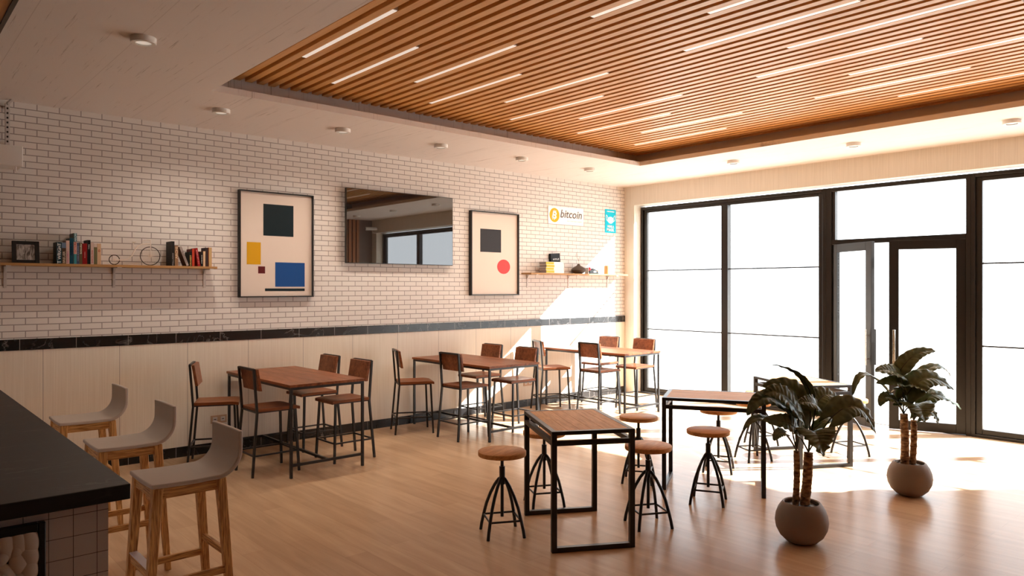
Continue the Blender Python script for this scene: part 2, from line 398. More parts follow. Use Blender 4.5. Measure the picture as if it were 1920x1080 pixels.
def text(name, body, mat, parent, fit_w, origin, X, Y, size=1.0, shear=0, fit_h=None, bold=0, extrude=.0015):
    """flat lettering laid out along X with its ascenders along Y, centred on origin"""
    cu = bpy.data.curves.new(name, 'FONT'); cu.body = body; cu.size = size; cu.shear = shear; cu.offset = bold; cu.extrude = 0
    cu.align_x = 'CENTER'; cu.align_y = 'CENTER'; cu.resolution_u = 3
    ob = bpy.data.objects.new('tmp', cu); C.objects.link(ob)
    dg = bpy.context.evaluated_depsgraph_get(); me = bpy.data.meshes.new_from_object(ob.evaluated_get(dg))
    bpy.data.objects.remove(ob); bpy.data.curves.remove(cu)
    xs = [v.co.x for v in me.vertices]; ys = [v.co.y for v in me.vertices]
    sx = fit_w/(max(xs)-min(xs)); sy = fit_h/(max(ys)-min(ys)) if fit_h else sx
    mx, my = (max(xs)+min(xs))/2, (max(ys)+min(ys))/2
    X, Y, O = Vector(X), Vector(Y), Vector(origin)
    for v in me.vertices: v.co = O+X*((v.co.x-mx)*sx)+Y*((v.co.y-my)*sy)
    me.name = name; me.materials.clear(); me.materials.append(mat)
    o = bpy.data.objects.new(name, me); C.objects.link(o); o.parent = parent
    sd = o.modifiers.new('thickness', 'SOLIDIFY'); sd.thickness = extrude; sd.offset = 0
    return o

# ------------------------------------------------------------------ room shell
H = 3.5
struct(MB().box(-13, 1.0, -9, .5, -.12, 0).build('floor', M['floor']), 'glossy oak plank floor', 'floor')
struct(MB().box(-13, .3, 0, .3, 0, 3.95).build('wall_left', M['brick']), 'long wall of pale painted brick', 'wall')
struct(MB().box(-13, 0, -.008, 0, .108, 1.205).build('trim_1', M['wainscot']), 'pale veneer wainscot panels below the brick', 'wall panel')
struct(MB().box(-13, 0, -.014, 0, 1.205, 1.308).build('trim_2', M['marble'], bevel=.002), 'black marble band between brick and panels', 'trim')
struct(MB().box(-13, 0, -.014, 0, 0, .108).build('baseboard_left', M['marble'], bevel=.002), 'black marble skirting under the panels', 'skirting')
b = MB()
b.box(0, .3, -8.6, 0, 3.182, 3.95).box(0, .3, -.208, 0, 0, 3.182).box(0, .3, -8.6, -8.24, 0, 3.182)
struct(b.build('wall_right', M['veneer']), 'pale veneer wall around the glazed front', 'wall')
struct(MB().box(-13, 0, -8.75, -8.45, 0, 3.95).build('wall_front', M['dark_wall']), 'wall facing the brick wall', 'wall')
sl = MB()
for k in range(55): sl.box(-.40-.111*k-.065, -.40-.111*k, -8.45, -8.40, .02, 3.5)
o = sl.build('slat_panel', M['slat_v'], bpy.data.objects['wall_front'])
struct(MB().box(-13.2, -13, -8.75, .3, 0, 3.95).build('wall_back', M['dark_wall']), 'far back wall of the bar area', 'wall')

# ceiling: concrete ring with a two-step edge around the recess
def ring(mb, X0, X1, Y0, Y1, x0, x1, y0, y1, z0, z1):
    mb.box(X0, x0, Y0, Y1, z0, z1).box(x1, X1, Y0, Y1, z0, z1).box(x0, x1, Y0, y0, z0, z1).box(x0, x1, y1, Y1, z0, z1)
b = MB()
ring(b, -9.09, 0, -8.45, 0, -7.505, -1.596, -6.855, -1.595, H, 3.557)
ring(b, -9.09, 0, -8.45, 0, -7.78, -1.325, -7.12, -1.30, 3.557, 3.95)
b.box(-9.09, 0, -8.45, 0, 3.95, 4.05)
ceil = struct(b.build('ceiling', M['concrete']), 'board marked concrete ceiling with a recessed centre', 'ceiling')
sl = MB()
for n in range(-3, 52):
    x = -7.12+.1113*n; sl.box(x, x+.066, -7.06, -1.365, 3.70, 3.775)
sl.build('slat_field', M['slat'], ceil, bevel=.002, seg=1)
bt = MB()
for y in (-1.9, -3.1, -4.3, -5.5, -6.7): bt.box(-7.6, -1.4, y-.02, y+.02, 3.775, 3.815)
bt.build('batten', M['black'], ceil)
struct(MB().box(-13, -9.115, -8.45, 0, 3.5, 3.6).build('trim_3', M['slat']), 'orange wood soffit over the bar', 'soffit')
struct(MB().box(-9.115, -9.09, -8.45, 0, 3.488, 3.6).build('trim_4', M['fascia_dark']), 'dark edge strip between wood soffit and concrete', 'trim')
struct(MB().box(-13, .3, -8.75, .3, 4.05, 4.2).build('trim_5', M['plaster']), 'roof slab above the ceiling', 'roof')
struct(MB().box(1.0, 40, -45, 35, -.12, -.02).build('trim_6', M['ground']), 'pale paving outside the glazed front', 'paving')

# strip lights in the slat gaps
def strip_part(t):
    MB().box(-.021, .021, -.70, .70, .004, .06).build('housing', M['white_metal'], t)
    MB().box(-.019, .019, -.6925, .6925, 0, .004).build('diffuser', M['strip_diffuser'], t)
first = None
for k in range(10):
    x = -7.12+.066+.02265+.1113*5*k
    for row in (0, 1):
        y = ((-2.393 if k % 2 == 0 else -1.845), (-4.60 if k % 2 == 0 else -5.19))[row]-.6925
        lab = 'slim white strip light recessed between the orange ceiling slats'
        if first is None:
            first = thing('strip_light', lab, 'strip light', (x, y, 3.701), 0, 'strip lights in the slatted ceiling'); strip_part(first)
        else: dup(first, (x, y, 3.701), 0, lab)

# downlights
def downlight_part(t):
    MB().lathe([(.052, .0), (.078, .0), (.082, -.004+.008), (.082, .04), (.0, .04)], 32).build('ring', M['white'], t)
    MB().cyl((0, 0, 0), .052, .008, .03, 32).build('diffuser', M['diffuser'], t)
    li = bpy.data.lights.new('lamp', 'SPOT'); li.energy = 68; li.color = (1, .86, .71); li.spot_size = math.radians(150); li.spot_blend = 1; li.shadow_soft_size = .05
    lo = bpy.data.objects.new('lamp', li); C.objects.link(lo); lo.parent = t; lo.location = (0, 0, -.005)
first = None
rows = [([(x, -.972) for x in (-7.195, -5.895, -4.588, -3.274, -1.95)], 'round white downlight in the row along the brick wall', 'downlights along the brick wall'),
        ([(-.985, y) for y in (-2.70, -4.30, -5.90, -7.5)], 'round white downlight in the row along the windows', 'downlights along the windows'),
        ([(-8.339, -2.662)], 'round white downlight nearest the bar at upper left, alone', None)]
for pts, lab, g in rows:
    for x, y in pts:
        if first is None:
            first = thing('downlight', lab, 'downlight', (x, y, H-.04), 0, g); downlight_part(first)
        else:
            r = dup(first, (x, y, H-.04), 0, lab, g)
            if not g:
                if 'group' in r: del r['group']
                for ch in kids(r):                 # this one is dimmed
                    if ch.type == 'LIGHT': ch.data = ch.data.copy(); ch.data.energy = 42

# ------------------------------------------------------------------ glazing
def frame_ring(mb, x0, x1, y0, y1, z0, z1, w, wt=None, wb=None):
    wt = wt or w; wb = wb or w
    mb.box(x0, x1, y0, y0+w, z0, z1).box(x0, x1, y1-w, y1, z0, z1).box(x0, x1, y0+w, y1-w, z0, z0+wb).box(x0, x1, y0+w, y1-w, z1-wt, z1)
    return mb
def big_window(name, y0, y1, ym, label):
    w = thing(name, label, 'window', (.17, (y0+y1)/2, 0), 0, None, 'structure'); yc = (y0+y1)/2
    a, c = y0-yc, y1-yc; m = ym-yc
    f = MB(); frame_ring(f, 0, .11, a, c, 0, 3.157, .046, .046, .035); frame_ring(f, .03, .09, a+.046, c-.046, .035, 3.111, .068, .05, .06)
    f.build('frame', M['frame_metal'], w, .003, 1)
    MB().box(0, .10, m-.056, m+.056, .095, 3.061).build('mullion', M['frame_metal'], w, .003, 1)
    for p, q in ((a+.114, m-.056), (m+.056, c-.114)):
        for z in (2.076, 1.088): MB().box(.03, .06, p, q, z-.009, z+.009).build('glazing_bar', M['black'], w)
        MB().box(.044, .048, p, q, .095, 3.061).build('pane', M['glass'], w)
    return w
big_window('window_1', -3.42, -.21, -1.832, 'wide black framed window next to the brick wall')
big_window('window_3', -8.22, -5.19, -6.64, 'wide black framed window right of the doors')
w = thing('window_2', 'black framed transom window over the glass doors', 'window', (.17, -4.305, 0), 0, None, 'structure')
f = MB(); f.box(0, .11, .885-.083, .885, 0, 3.157).box(0, .11, -.885, -.885+.052, 0, 3.157).box(0, .10, -.833, .802, 2.375, 2.441).box(0, .11, -.833, .802, 3.101, 3.157)
f.box(.02, .10, .762, .802, 2.441, 3.101)
f.build('frame', M['frame_metal'], w, .003, 1)
MB().box(.044, .048, -.833, .762, 2.441, 3.101).build('pane', M['glass'], w)
struct(MB().box(.17, .28, -5.14, -3.50, 0, .004).build('trim_7', M['frame_metal']), 'flat metal threshold under the doors', 'threshold')

def door(name, hinge, free, label, sgn):
    hx, hy = hinge; fx, fy = free; L = math.hypot(fx-hx, fy-hy)
    d = thing(name, label, 'door', (hx, hy, .008), math.atan2(fy-hy, fx-hx), None, 'structure')
    f = MB(); h = 2.368
    f.box(0, .115, -.025, .025, 0, h).box(L-.11, L, -.025, .025, 0, h).box(.115, L-.11, -.025, .025, 0, .115).box(.115, L-.11, -.025, .025, h-.11, h)
    f.build('door_frame', M['frame_metal'], d, .002, 1)
    MB().box(.115, L-.11, -.004, .004, .115, h-.11).build('pane', M['glass'], d)
    for s, mt in ((sgn, 'steel'), (-sgn, 'black_metal')):
        hb = MB().box(L-.07, L-.042, s*.07-.012, s*.07+.012, .79, 1.25)
        for z in (.87, 1.17): hb.tube([(L-.056, s*.025, z), (L-.056, s*.06, z)], .007, 8)
        o = hb.build('handle', M[mt], d, .002, 1)
        if mt == 'steel': o['label'] = 'brushed steel pull handle'
    return d
door('door_1', (.222, -3.50), (-.19, -4.20), 'left leaf of the black glass double door, standing ajar', -1)
door('door_2', (.229, -5.135), (-.055, -4.342), 'right leaf of the black glass double door, standing ajar', 1)

# ------------------------------------------------------------------ things on the brick wall
# television
t = thing('television', 'large dark flat television on the brick wall between two framed prints', 'television', (-4.5495, 0, 2.087))
f = MB(); f.box(-.8125, .8125, -.082, -.045, 0, .925); f.build('body', M['tv_body'], t, .003, 1)
MB().box(-.806, .806, -.0835, -.0815, .008, .918).build('screen', M['screen'], t)
MB().box(-.25, .25, -.045, 0, .25, .65).build('wall_mount', M['black'], t)

def framed_print(x0, x1, label, art, mats):
    xc = (x0+x1)/2; wd = (x1-x0)/2
    t = thing('framed_print', label, 'picture', (xc, 0, 1.677)); h = 1.198
    f = MB(); d0 = -.062
    f.box(-wd, -wd+.014, d0, 0, 0, h).box(wd-.014, wd, d0, 0, 0, h).box(-wd+.014, wd-.014, d0, 0, 0, .014).box(-wd+.014, wd-.014, d0, 0, h-.014, h)
    f.build('frame', M['black'], t, .001, 1)
    c = MB().box(-wd+.014, wd-.014, -.03, -.004, .014, h-.014)
    for k, poly in enumerate(art): c.prism([(a, b) for a, b in poly], -.0310-.0003*k, -.03, 'y', k+1)
    c.build('canvas', [colour(226, 210, 198)]+mats, t)
    return t
R = lambda x0, x1, z0, z1: [(x0, z0), (x1, z0), (x1, z1), (x0, z1)]
framed_print(-6.661, -5.777, 'tall framed print with teal, mustard, maroon and blue blocks, left of the television',
    [R(-.16, .20, .70, 1.06), R(-.35, -.19, .37, .62), R(-.22, -.14, .27, .35), R(-.02, .34, .12, .40), R(-.14, .34, .07, .10)],
    [colour(4, 26, 32), colour(214, 160, 16), colour(96, 20, 22), colour(14, 72, 140), colour(4, 26, 32)])
disc = [(.17+.125*math.cos(2*PI*k/28), .415+.105*math.sin(2*PI*k/28)) for k in range(28)]
framed_print(-3.394, -2.491, 'framed print with a charcoal block over a coral disc, right of the television',
    [R(-.27, .12, .62, .95), disc], [colour(44, 40, 42), colour(222, 74, 74)])

# signs
s = thing('wall_sign', 'white sign with an orange coin emblem and grey lettering, above the short shelf', 'sign', (-1.445, 0, 2.782))
MB().box(-.397, .397, -.012, 0, 0, .278).build('board', colour(250, 250, 250), s)
cx = -.262
MB().prism([(cx+.108*math.cos(2*PI*k/40), .137+.110*math.sin(2*PI*k/40)) for k in range(40)], -.0135, -.012, 'y').build('coin_emblem', colour(250, 176, 22), s)
wm = colour(250, 250, 250); ca, sa = math.cos(math.radians(-14)), math.sin(math.radians(-14))
RX, RY = (ca, 0, sa), (-sa, 0, ca)
text('coin_letter', 'B', wm, s, .098, (cx, -.0142, .137), RX, RY, fit_h=.118, bold=.03)
for dx in (-.024, .010):
    for sg in (1, -1):
        p = Vector((cx, -.0145, .137))+Vector(RX)*dx+Vector(RY)*(sg*.055); q = p+Vector(RY)*(sg*.022); MB().bar(p, q, .003, .013, (1, 0, 0)).build('coin_bar', wm, s)
gm = colour(122, 115, 113)
text('lettering', 'bitcoin', gm, s, .495, (.115, -.0135, .170), (1, 0, 0), (0, 0, 1), shear=.22, fit_h=.125, bold=.012)
text('lettering', 'ACCEPTED HERE', colour(205, 203, 202), s, .345, (.19, -.0135, .06), (1, 0, 0), (0, 0, 1), fit_h=.018)

s = thing('poster', 'narrow cyan poster with a white face mask symbol, near the corner', 'poster', (-.371, 0, 2.708))
MB().box(-.137, .137, -.006, .001, 0, .392).build('board', colour(0, 196, 224), s)
wm = colour(252, 252, 252)
text('lettering', 'CORONAVIRUS', wm, s, .19, (0, -.0075, .357), (1, 0, 0), (0, 0, 1), fit_h=.022, bold=.03)
text('lettering', 'WEAR A', wm, s, .17, (0, -.0075, .108), (1, 0, 0), (0, 0, 1), fit_h=.042, bold=.04)
text('lettering', 'MASK', wm, s, .19, (0, -.0075, .052), (1, 0, 0), (0, 0, 1), fit_h=.055, bold=.04)
mk = MB()
mk.prism([(.078*math.cos(a)*(1 if math.sin(a) > 0 else .98), .224+(.045 if math.sin(a) > 0 else .068)*math.sin(a)) for a in [2*PI*k/32 for k in range(32)]], -.0075, -.006, 'y')
for sg in (-1, 1):
    mk.tube([(sg*x, -.007, z) for x, z in ((.072, .25), (.092, .288), (.112, .295), (.116, .27), (.105, .215), (.07, .19))], .005, 6)
mk.build('mask_symbol', wm, s)

# shelves
def shelf(name, x0, x1, brackets, depth, label):
    xc = (x0+x1)/2; t = thing(name, label, 'shelf', (xc, 0, 1.985))
    MB().box(x0-xc, x1-xc, -depth, -.002, 0, .024).build('board', M['shelf_wood'], t, .002, 1)
    for x in brackets:
        k = MB(); a = x-xc
        k.box(a-.013, a+.013, -.006, 0, -.20, 0).box(a-.013, a+.013, -depth+.03, 0, -.006, 0)
        k.bar((a, -.006, -.06), (a, -.035, -.006), .008, .02, (1, 0, 0))
        k.build('bracket', M['white_metal'], t, .001, 1)
        MB().box(a-.02, a+.02, -depth-.002, -depth+.03, -.008, 0).build('clip', M['white_metal'], t)
    return t
shelf('wall_shelf', -8.86, -6.96, (-8.80, -7.90, -7.02), .22, 'long pine wall shelf on white brackets at far left')
shelf('wall_shelf', -2.40, -.17, (-2.275, -1.387, -.45), .22, 'pine wall shelf on white brackets near the window corner')
ZS = 2.0095

# photo frame
p = thing('photo_frame', 'dark square photo frame with a misty woodland picture, left end of long shelf', 'photo frame', (-8.655, -.12, ZS)); p.rotation_euler = (math.radians(-8), 0, 0)
f = MB(); f.box(-.106, -.072, -.01, .01, 0, .205).box(.072, .106, -.01, .01, 0, .205).box(-.072, .072, -.01, .01, 0, .03).box(-.072, .072, -.01, .01, .175, .205)
f.build('frame', colour(40, 36, 34), p, .002, 1)
MB().box(-.072, .072, -.003, .006, .03, .175).build('picture', M['misty'], p)
MB().bar((0, .01, .12), (0, .075, .012), .03, .004, (1, 0, 0)).build('stand', M['black'], p)

# books: spine faces the room (-y)
PG = colour(214, 200, 178)
def book(x, w, h, d, spine, label, group, cover=None, title=None, tcol=(240, 235, 225), tlen=.8, th=.6, tpos=.5, band=None, lean=0, y=None, title2=None):
    t = thing('book', label, 'book', (x+w/2, (-.2+d/2) if y is None else y, ZS+w/2*math.sin(abs(lean))), 0, group); t.rotation_euler = (0, lean, 0)
    c = MB(); e = .0022; y0, y1 = -d/2, d/2
    c.box(-w/2, -w/2+e, y0, y1, 0, h, 1).box(w/2-e, w/2, y0, y1, 0, h, 1).box(-w/2+e, w/2-e, y0, y0+e, 0, h, 0)
    ms = [colour(*spine), colour(*(cover or spine))]
    if band:
        z0, z1, bc = band; c.box(-w/2-.0002, w/2+.0002, y0-.0004, y0, z0*h, z1*h, 2); ms.append(colour(*bc))
    c.build('cover', ms, t)
    MB().box(-w/2+e, w/2-e, y0+e, y1-.004, .003, h-.004).build('pages', PG, t)
    if title: text('title', title, colour(*tcol), t, tlen*h, (0, y0-.0012, tpos*h), (0, 0, 1), (-1, 0, 0), fit_h=th*w, bold=.02, extrude=.0008)
    if title2: text('title', title2[0], colour(*title2[1]), t, title2[2]*h, (0, y0-.0012, title2[3]*h), (0, 0, 1), (-1, 0, 0), fit_h=th*w, bold=.02, extrude=.0008)
    return t
G1 = 'books upright on the long shelf left of the bicycle'
book(-8.429, .045, .20, .15, (34, 66, 78), 'thick teal book with large white spine lettering, leftmost of its row', G1, (40, 48, 40), 'T WRIGHT', (225, 225, 220), .94, .62, .49)
book(-8.384, .033, .198, .14, (74, 58, 46), 'brown book with pale blue spine head and cream lettering', G1, None, 'BREUER', (205, 185, 160), .56, .6, .31, (.74, 1.0, (104, 122, 146)))
book(-8.350, .028, .218, .15, (206, 176, 166), 'pale pink book between blue headed brown book and teal book', G1, (180, 150, 140), 'PALLASMAA', (190, 110, 140), .5, .4, .3)
book(-8.321, .032, .242, .17, (0, 62, 82), 'tall deep teal book with dark lettering', G1, (6, 52, 48), 'GEHRY', (4, 22, 60), .5, .55, .58)
book(-8.288, .026, .29, .19, (60, 138, 150), 'tallest book, turquoise and pink spine with vertical lettering', G1, (84, 84, 76), 'TECTURE', (190, 60, 50), .40, .55, .52, (.32, .72, (206, 176, 166)), title2=('ARCHI', (230, 235, 235), .26, .86))
book(-8.261, .019, .20, .13, (72, 80, 104), 'slim slate blue book beside the tallest book', G1, None, 'FORM AND SPACE', (150, 150, 170), .7, .4, .5)
book(-8.241, .024, .203, .13, (92, 80, 54), 'olive brown book with cream lettering beside red book', G1, None, 'Schindler', (226, 214, 190), .5, .6, .72)
book(-8.216, .041, .196, .15, (140, 18, 20), 'thick bright red book in the row left of bicycle', G1, (110, 14, 18), 'MODERN', (210, 130, 120), .3, .25, .45)
book(-8.174, .027, .23, .16, (10, 9, 9), 'tall black book with small white lettering', G1, None, 'TYPO', (220, 215, 205), .2, .4, .72)
book(-8.146, .027, .21, .14, (204, 178, 168), 'pinkish white book with red lettering after black book', G1, None, 'BARCELONA', (190, 90, 90), .6, .5, .35)
book(-8.118, .026, .20, .13, (112, 102, 70), 'olive grey book with pale spine head', G1, (60, 90, 80), None, band=(.82, 1.0, (210, 190, 178)))
book(-8.090, .032, .20, .13, (208, 172, 138), 'cream book with a small red mark, rightmost of its row', G1, None, 'D', (170, 20, 20), .1, .5, .66)

G2 = 'books at the right end of the long shelf'
book(-7.417, .031, .25, .17, (30, 27, 25), 'tall black book right of bicycle, white spine lettering', G2, (24, 22, 18), 'PALLADIO', (200, 195, 190), .5, .35, .27)
book(-7.383, .033, .208, .12, (150, 112, 82), 'tan book with cream capital lettering beside tall black book', G2, None, 'ARCHS', (230, 205, 170), .6, .7, .65)
book(-7.268, .025, .205, .13, (172, 158, 152), 'pale grey book leaning far to the left', G2, (112, 90, 74), 'CONCRETE', (90, 80, 76), .6, .4, .45, lean=math.radians(-21))
book(-7.240, .025, .148, .14, (22, 20, 18), 'short black book with yellow lettering in right group', G2, (20, 26, 26), 'GRASSIT', (220, 190, 110), .75, .6, .4)
book(-7.213, .027, .18, .17, (196, 66, 38), 'orange red book standing upright in right group', G2, (96, 22, 20))
book(-7.1545, .027, .19, .13, (158, 28, 32), 'crimson book leaning slightly, pink spine lettering', G2, None, 'THE LAST HOUSE', (225, 150, 150), .8, .5, .5, lean=math.radians(-9))
book(-7.1255, .021, .15, .12, (14, 13, 13), 'small black book behind the leaning crimson book', G2, None, 'MIES', (215, 215, 210), .6, .4, .5)
book(-7.102, .026, .159, .15, (222, 190, 150), 'small cream book with brown cover right of crimson one', G2, (90, 56, 36))
book(-7.074, .026, .197, .14, (60, 42, 40), 'dark mauve brown book second from the right end', G2, (48, 24, 26))
book(-7.043, .031, .20, .13, (196, 164, 116), 'beige book with orange cover, rightmost on long shelf', G2, (196, 100, 40))

# penny-farthing ornament
t = thing('bicycle_ornament', 'wire ornament of a high wheel bicycle between the two book rows', 'ornament', (-7.737, -.13, ZS))
def wheel(cxx, r, n, nm):
    tyre = MB().tube([(cxx+(r-.004)*math.cos(2*PI*k/40), 0, r+(r-.004)*math.sin(2*PI*k/40)) for k in range(40)], .004, 8, closed=True).build(nm, colour(52, 40, 36), t)
    sp = MB()
    for k in range(n):
        a = 2*PI*(k+.3)/n; sp.tube([(cxx, 0, r), (cxx+(r-.006)*math.cos(a), 0, r+(r-.006)*math.sin(a))], .0013, 5)
    sp.tube([(cxx, -.014, r), (cxx, .014, r)], .006, 8)
    sp.build('spokes', colour(232, 216, 204), tyre)
wheel(.139, .096, 26, 'front_wheel'); wheel(-.189, .05, 14, 'rear_wheel')
WH = colour(236, 224, 214)
MB().tube([(-.189, 0, .05), (-.12, 0, .05), (-.07, 0, .058), (-.03, 0, .095), (-.005, 0, .15), (.02, 0, .19), (.06, 0, .212), (.12, 0, .218), (.142, 0, .218)], .006, 8).build('backbone', WH, t)
MB().tube([(.139, -.008, .096), (.142, -.006, .21), (.142, 0, .25)], .0048, 8).build('fork', WH, t)
MB().tube([(.142, 0, .25), (.135, -.02, .258), (.10, -.05, .255), (.075, -.055, .25)], .003, 8).tube([(.142, 0, .25), (.137, .02, .258), (.105, .05, .255), (.08, .055, .25)], .003, 8).build('handlebar', WH, t)
MB().tube([(-.005, 0, .165), (-.018, 0, .222)], .003, 8).lathe([(.002, .0), (.014, .004), (.022, .01), (.0, .013)], 14, c=(-.012, 0, .222)).build('saddle', WH, t)

# slotted upright with white box, top left
t = thing('projector', 'white box unit hung on a slotted ceiling channel, upper left corner', 'projector', (-8.87, -.06, 2.86))
k = MB().box(.062, .098, -.022, .005, .10, .60); k.bar((.08, -.008, .60), (.115, -.03, .638), .036, .02, (1, 0, 0))
ch = k.build('channel', M['white_metal'], t, .002, 1)
for i in range(9): MB().box(.072, .086, -.0235, -.0222, .245+.043*i, .262+.043*i).build('slot', M['black'], ch)
for z in (.22, .56): MB().box(.070, .090, .004, .062, z, z+.03).build('wall_mount', M['white_metal'], t)
MB().box(-.20, .159, -.30, -.025, 0, .18).build('case', M['white'], t, .006)
for x in (-.03, .115): MB().tube([(x, -.24, .002), (x-.002, -.24, -.03), (x+.004, -.235, -.042)], .006, 8).build('foot', M['white'], t)

# sockets
def socket(x, z, label):
    t = thing('wall_socket', label, 'socket', (x, -.008, z)); MB().box(-.086, .086, -.008, 0, -.043, .043).build('plate', colour(196, 160, 132), t, .002, 1)
    for dx in (-.042, .042):
        m = MB().box(dx-.024, dx+.024, -.011, -.008, -.024, .024).build('module', colour(214, 204, 196), t, .001, 1)
        MB().box(dx-.012, dx+.012, -.0116, -.011, -.004, .004).build('slot', M['black'], m)
socket(-6.87, .356, 'double wall socket behind the first wall table, low on the panels')
socket(-2.274, .356, 'double wall socket low on the panels below the second framed print')

# short-shelf things
G3 = 'books stacked flat on the short shelf'
for k in range(4):
    dx = (.006, -.004, .008, -.002)[k]
    t = thing('book', ['pale grey and yellow book at the bottom of the flat stack', 'yellow spined book lying second from the bottom of stack', 'yellow spined book lying third from the bottom of stack', 'yellow spined book lying on top of the flat stack'][k], 'book', (-1.90+dx, -.142, ZS+.0425*k), 0, G3)
    c = MB().box(-.19, .19, -.075, .075, 0, .003, 1).box(-.19, .19, -.075, .075, .0385, .0415, 1).box(-.19, -.02, -.075, -.072, .003, .0385, 0).box(-.02, .19, -.075, -.072, .003, .0385, 1)
    c.build('cover', [colour(200, 178, 60), colour(236, 232, 226)], t)
    MB().box(-.187, .187, -.072, .072, .003, .0385).build('pages', colour(150, 142, 142), t)
t = thing('book', 'tall black book with white letters standing behind the flat stack', 'book', (-1.68, -.033, ZS)); t.rotation_euler = (0, math.radians(-4), 0)
MB().box(-.13, .07, -.022, .022, .005, .312, 0).build('cover', colour(16, 14, 14), t)
MB().box(.0702, .073, -.020, .020, .004, .308).build('pages', colour(240, 236, 228), t)
text('title', 'HYLE', colour(235, 235, 235), t, .13, (-.02, -.0232, .222), (1, 0, 0), (0, 0, 1), fit_h=.026, extrude=.0008)
v = thing('vase', 'squat dark brown vase with dry twigs on the short shelf', 'vase', (-1.276, -.12, ZS))
MB().lathe([(0, 0), (.055, 0), (.095, .022), (.118, .055), (.112, .078), (.075, .105), (.035, .125), (.02, .142), (.018, .155), (.013, .155), (.013, .12), (0, .11)], 36).build('body', colour(84, 70, 62), v)
tw = MB()
for p in ([(0, 0, .12), (.004, 0, .2), (-.02, .005, .27), (-.015, .01, .36)], [(0, 0, .12), (.006, 0, .22), (.04, .01, .27)], [(.002, 0, .2), (-.05, .01, .28), (-.07, .0, .3)], [(-.018, .004, .26), (-.05, .0, .33)]): tw.tube(p, .0016, 5)
tw.build('twigs', colour(150, 120, 100), v)
t = thing('card', 'thin white upright card right of the brown vase', 'card', (-1.093, -.13, ZS)); MB().box(-.004, .004, -.04, .04, 0, .10).build('panel', colour(205, 205, 205), t)
t = thing('tape_dispenser', 'black wedge shaped tape dispenser with a red core on the short shelf', 'tape dispenser', (-.94, -.12, ZS))
MB().prism([(-.105, 0), (.11, 0), (.11, .012), (.03, .075), (-.02, .088), (-.045, .07), (-.105, .055)], -.03, .03, 'y').build('body', colour(12, 11, 11), t, .003, 1)
MB().prism([(-.012, .024), (.05, .024), (.05, .036), (.02, .05), (-.012, .044)], -.0312, -.03, 'y').build('sticker', colour(250, 250, 250), t)
MB().prism([(-.115+.0, .05), (-.06, .05), (-.065, .08), (-.085, .108), (-.1, .098), (-.108, .07)], -.018, .018, 'y').build('core', colour(190, 20, 24), t)
t = thing('pencil_cup', 'tan pencil cup near the window end of the short shelf', 'cup', (-.6, -.12, ZS))
MB().lathe([(0, 0), (.046, 0), (.048, .14), (.042, .14), (.041, .01), (0, .01)], 24).build('body', colour(196, 164, 118), t)
for dx, dy, l, col in ((-.03, 0, .20, (50, 60, 150)), (.034, .005, .20, (28, 34, 96)), (.008, .012, .16, (205, 170, 110))):
    pn = thing('pen', {(-.03): 'light blue pen standing in the left of the tan cup', .034: 'dark navy pen standing in the right of the tan cup', .008: 'short tan pencil in the middle of the tan cup'}[dx], 'pen', (-.6+dx*.6, -.12+dy, ZS+.0112))
    MB().tube([(0, 0, 0), (dx*.55, 0, l)], .0042, 8).build('barrel', colour(*col), pn)

# ------------------------------------------------------------------ wall tables and chairs
def wall_table(t):
    top = MB()
    for k in range(5): top.box(-.40+.16*k, -.40+.16*(k+1)-.0008, -.79, .79, .851, .876)
    top.build('tabletop', M['dark_wood_y'], t, .0015, 1)
    f = MB(); z0, z1 = .826, .851; a, c, w = .39, .78, .024
    f.box(-a, a, -c, -c+w, z0, z1).box(-a, a, c-w, c, z0, z1).box(-a, -a+w, -c+w, c-w, z0, z1).box(a-w, a, -c+w, c-w, z0, z1)
    f.build('apron_frame', M['black_metal'], t)
    for sx in (-1, 1):
        for sy in (-1, 1): MB().box(sx*(a-w/2)-w/2, sx*(a-w/2)+w/2, sy*(c-w/2)-w/2, sy*(c-w/2)+w/2, 0, z0).build('leg', M['black_metal'], t)
    s = MB()
    for sy in (-1, 1): s.box(-a+w, a-w, sy*(c-w/2)-w/2, sy*(c-w/2)+w/2, .107, .131)
    s.box(-w/2, w/2, -c+w, c-w, .107, .131)
    s.build('stretcher', M['black_metal'], t)
TX = (-6.402, -3.982, -1.562); TY = -.84
TN = ['dark wood high table on black steel legs nearest the bar', 'dark wood high table in the middle of the brick wall', 'dark wood high table in the sun at the window corner']
tb = thing('high_table', TN[0], 'table', (TX[0], TY, 0), 0, 'high tables along the brick wall'); wall_table(tb)
for k in (1, 2): dup(tb, (TX[k], TY, 0), 0, TN[k])

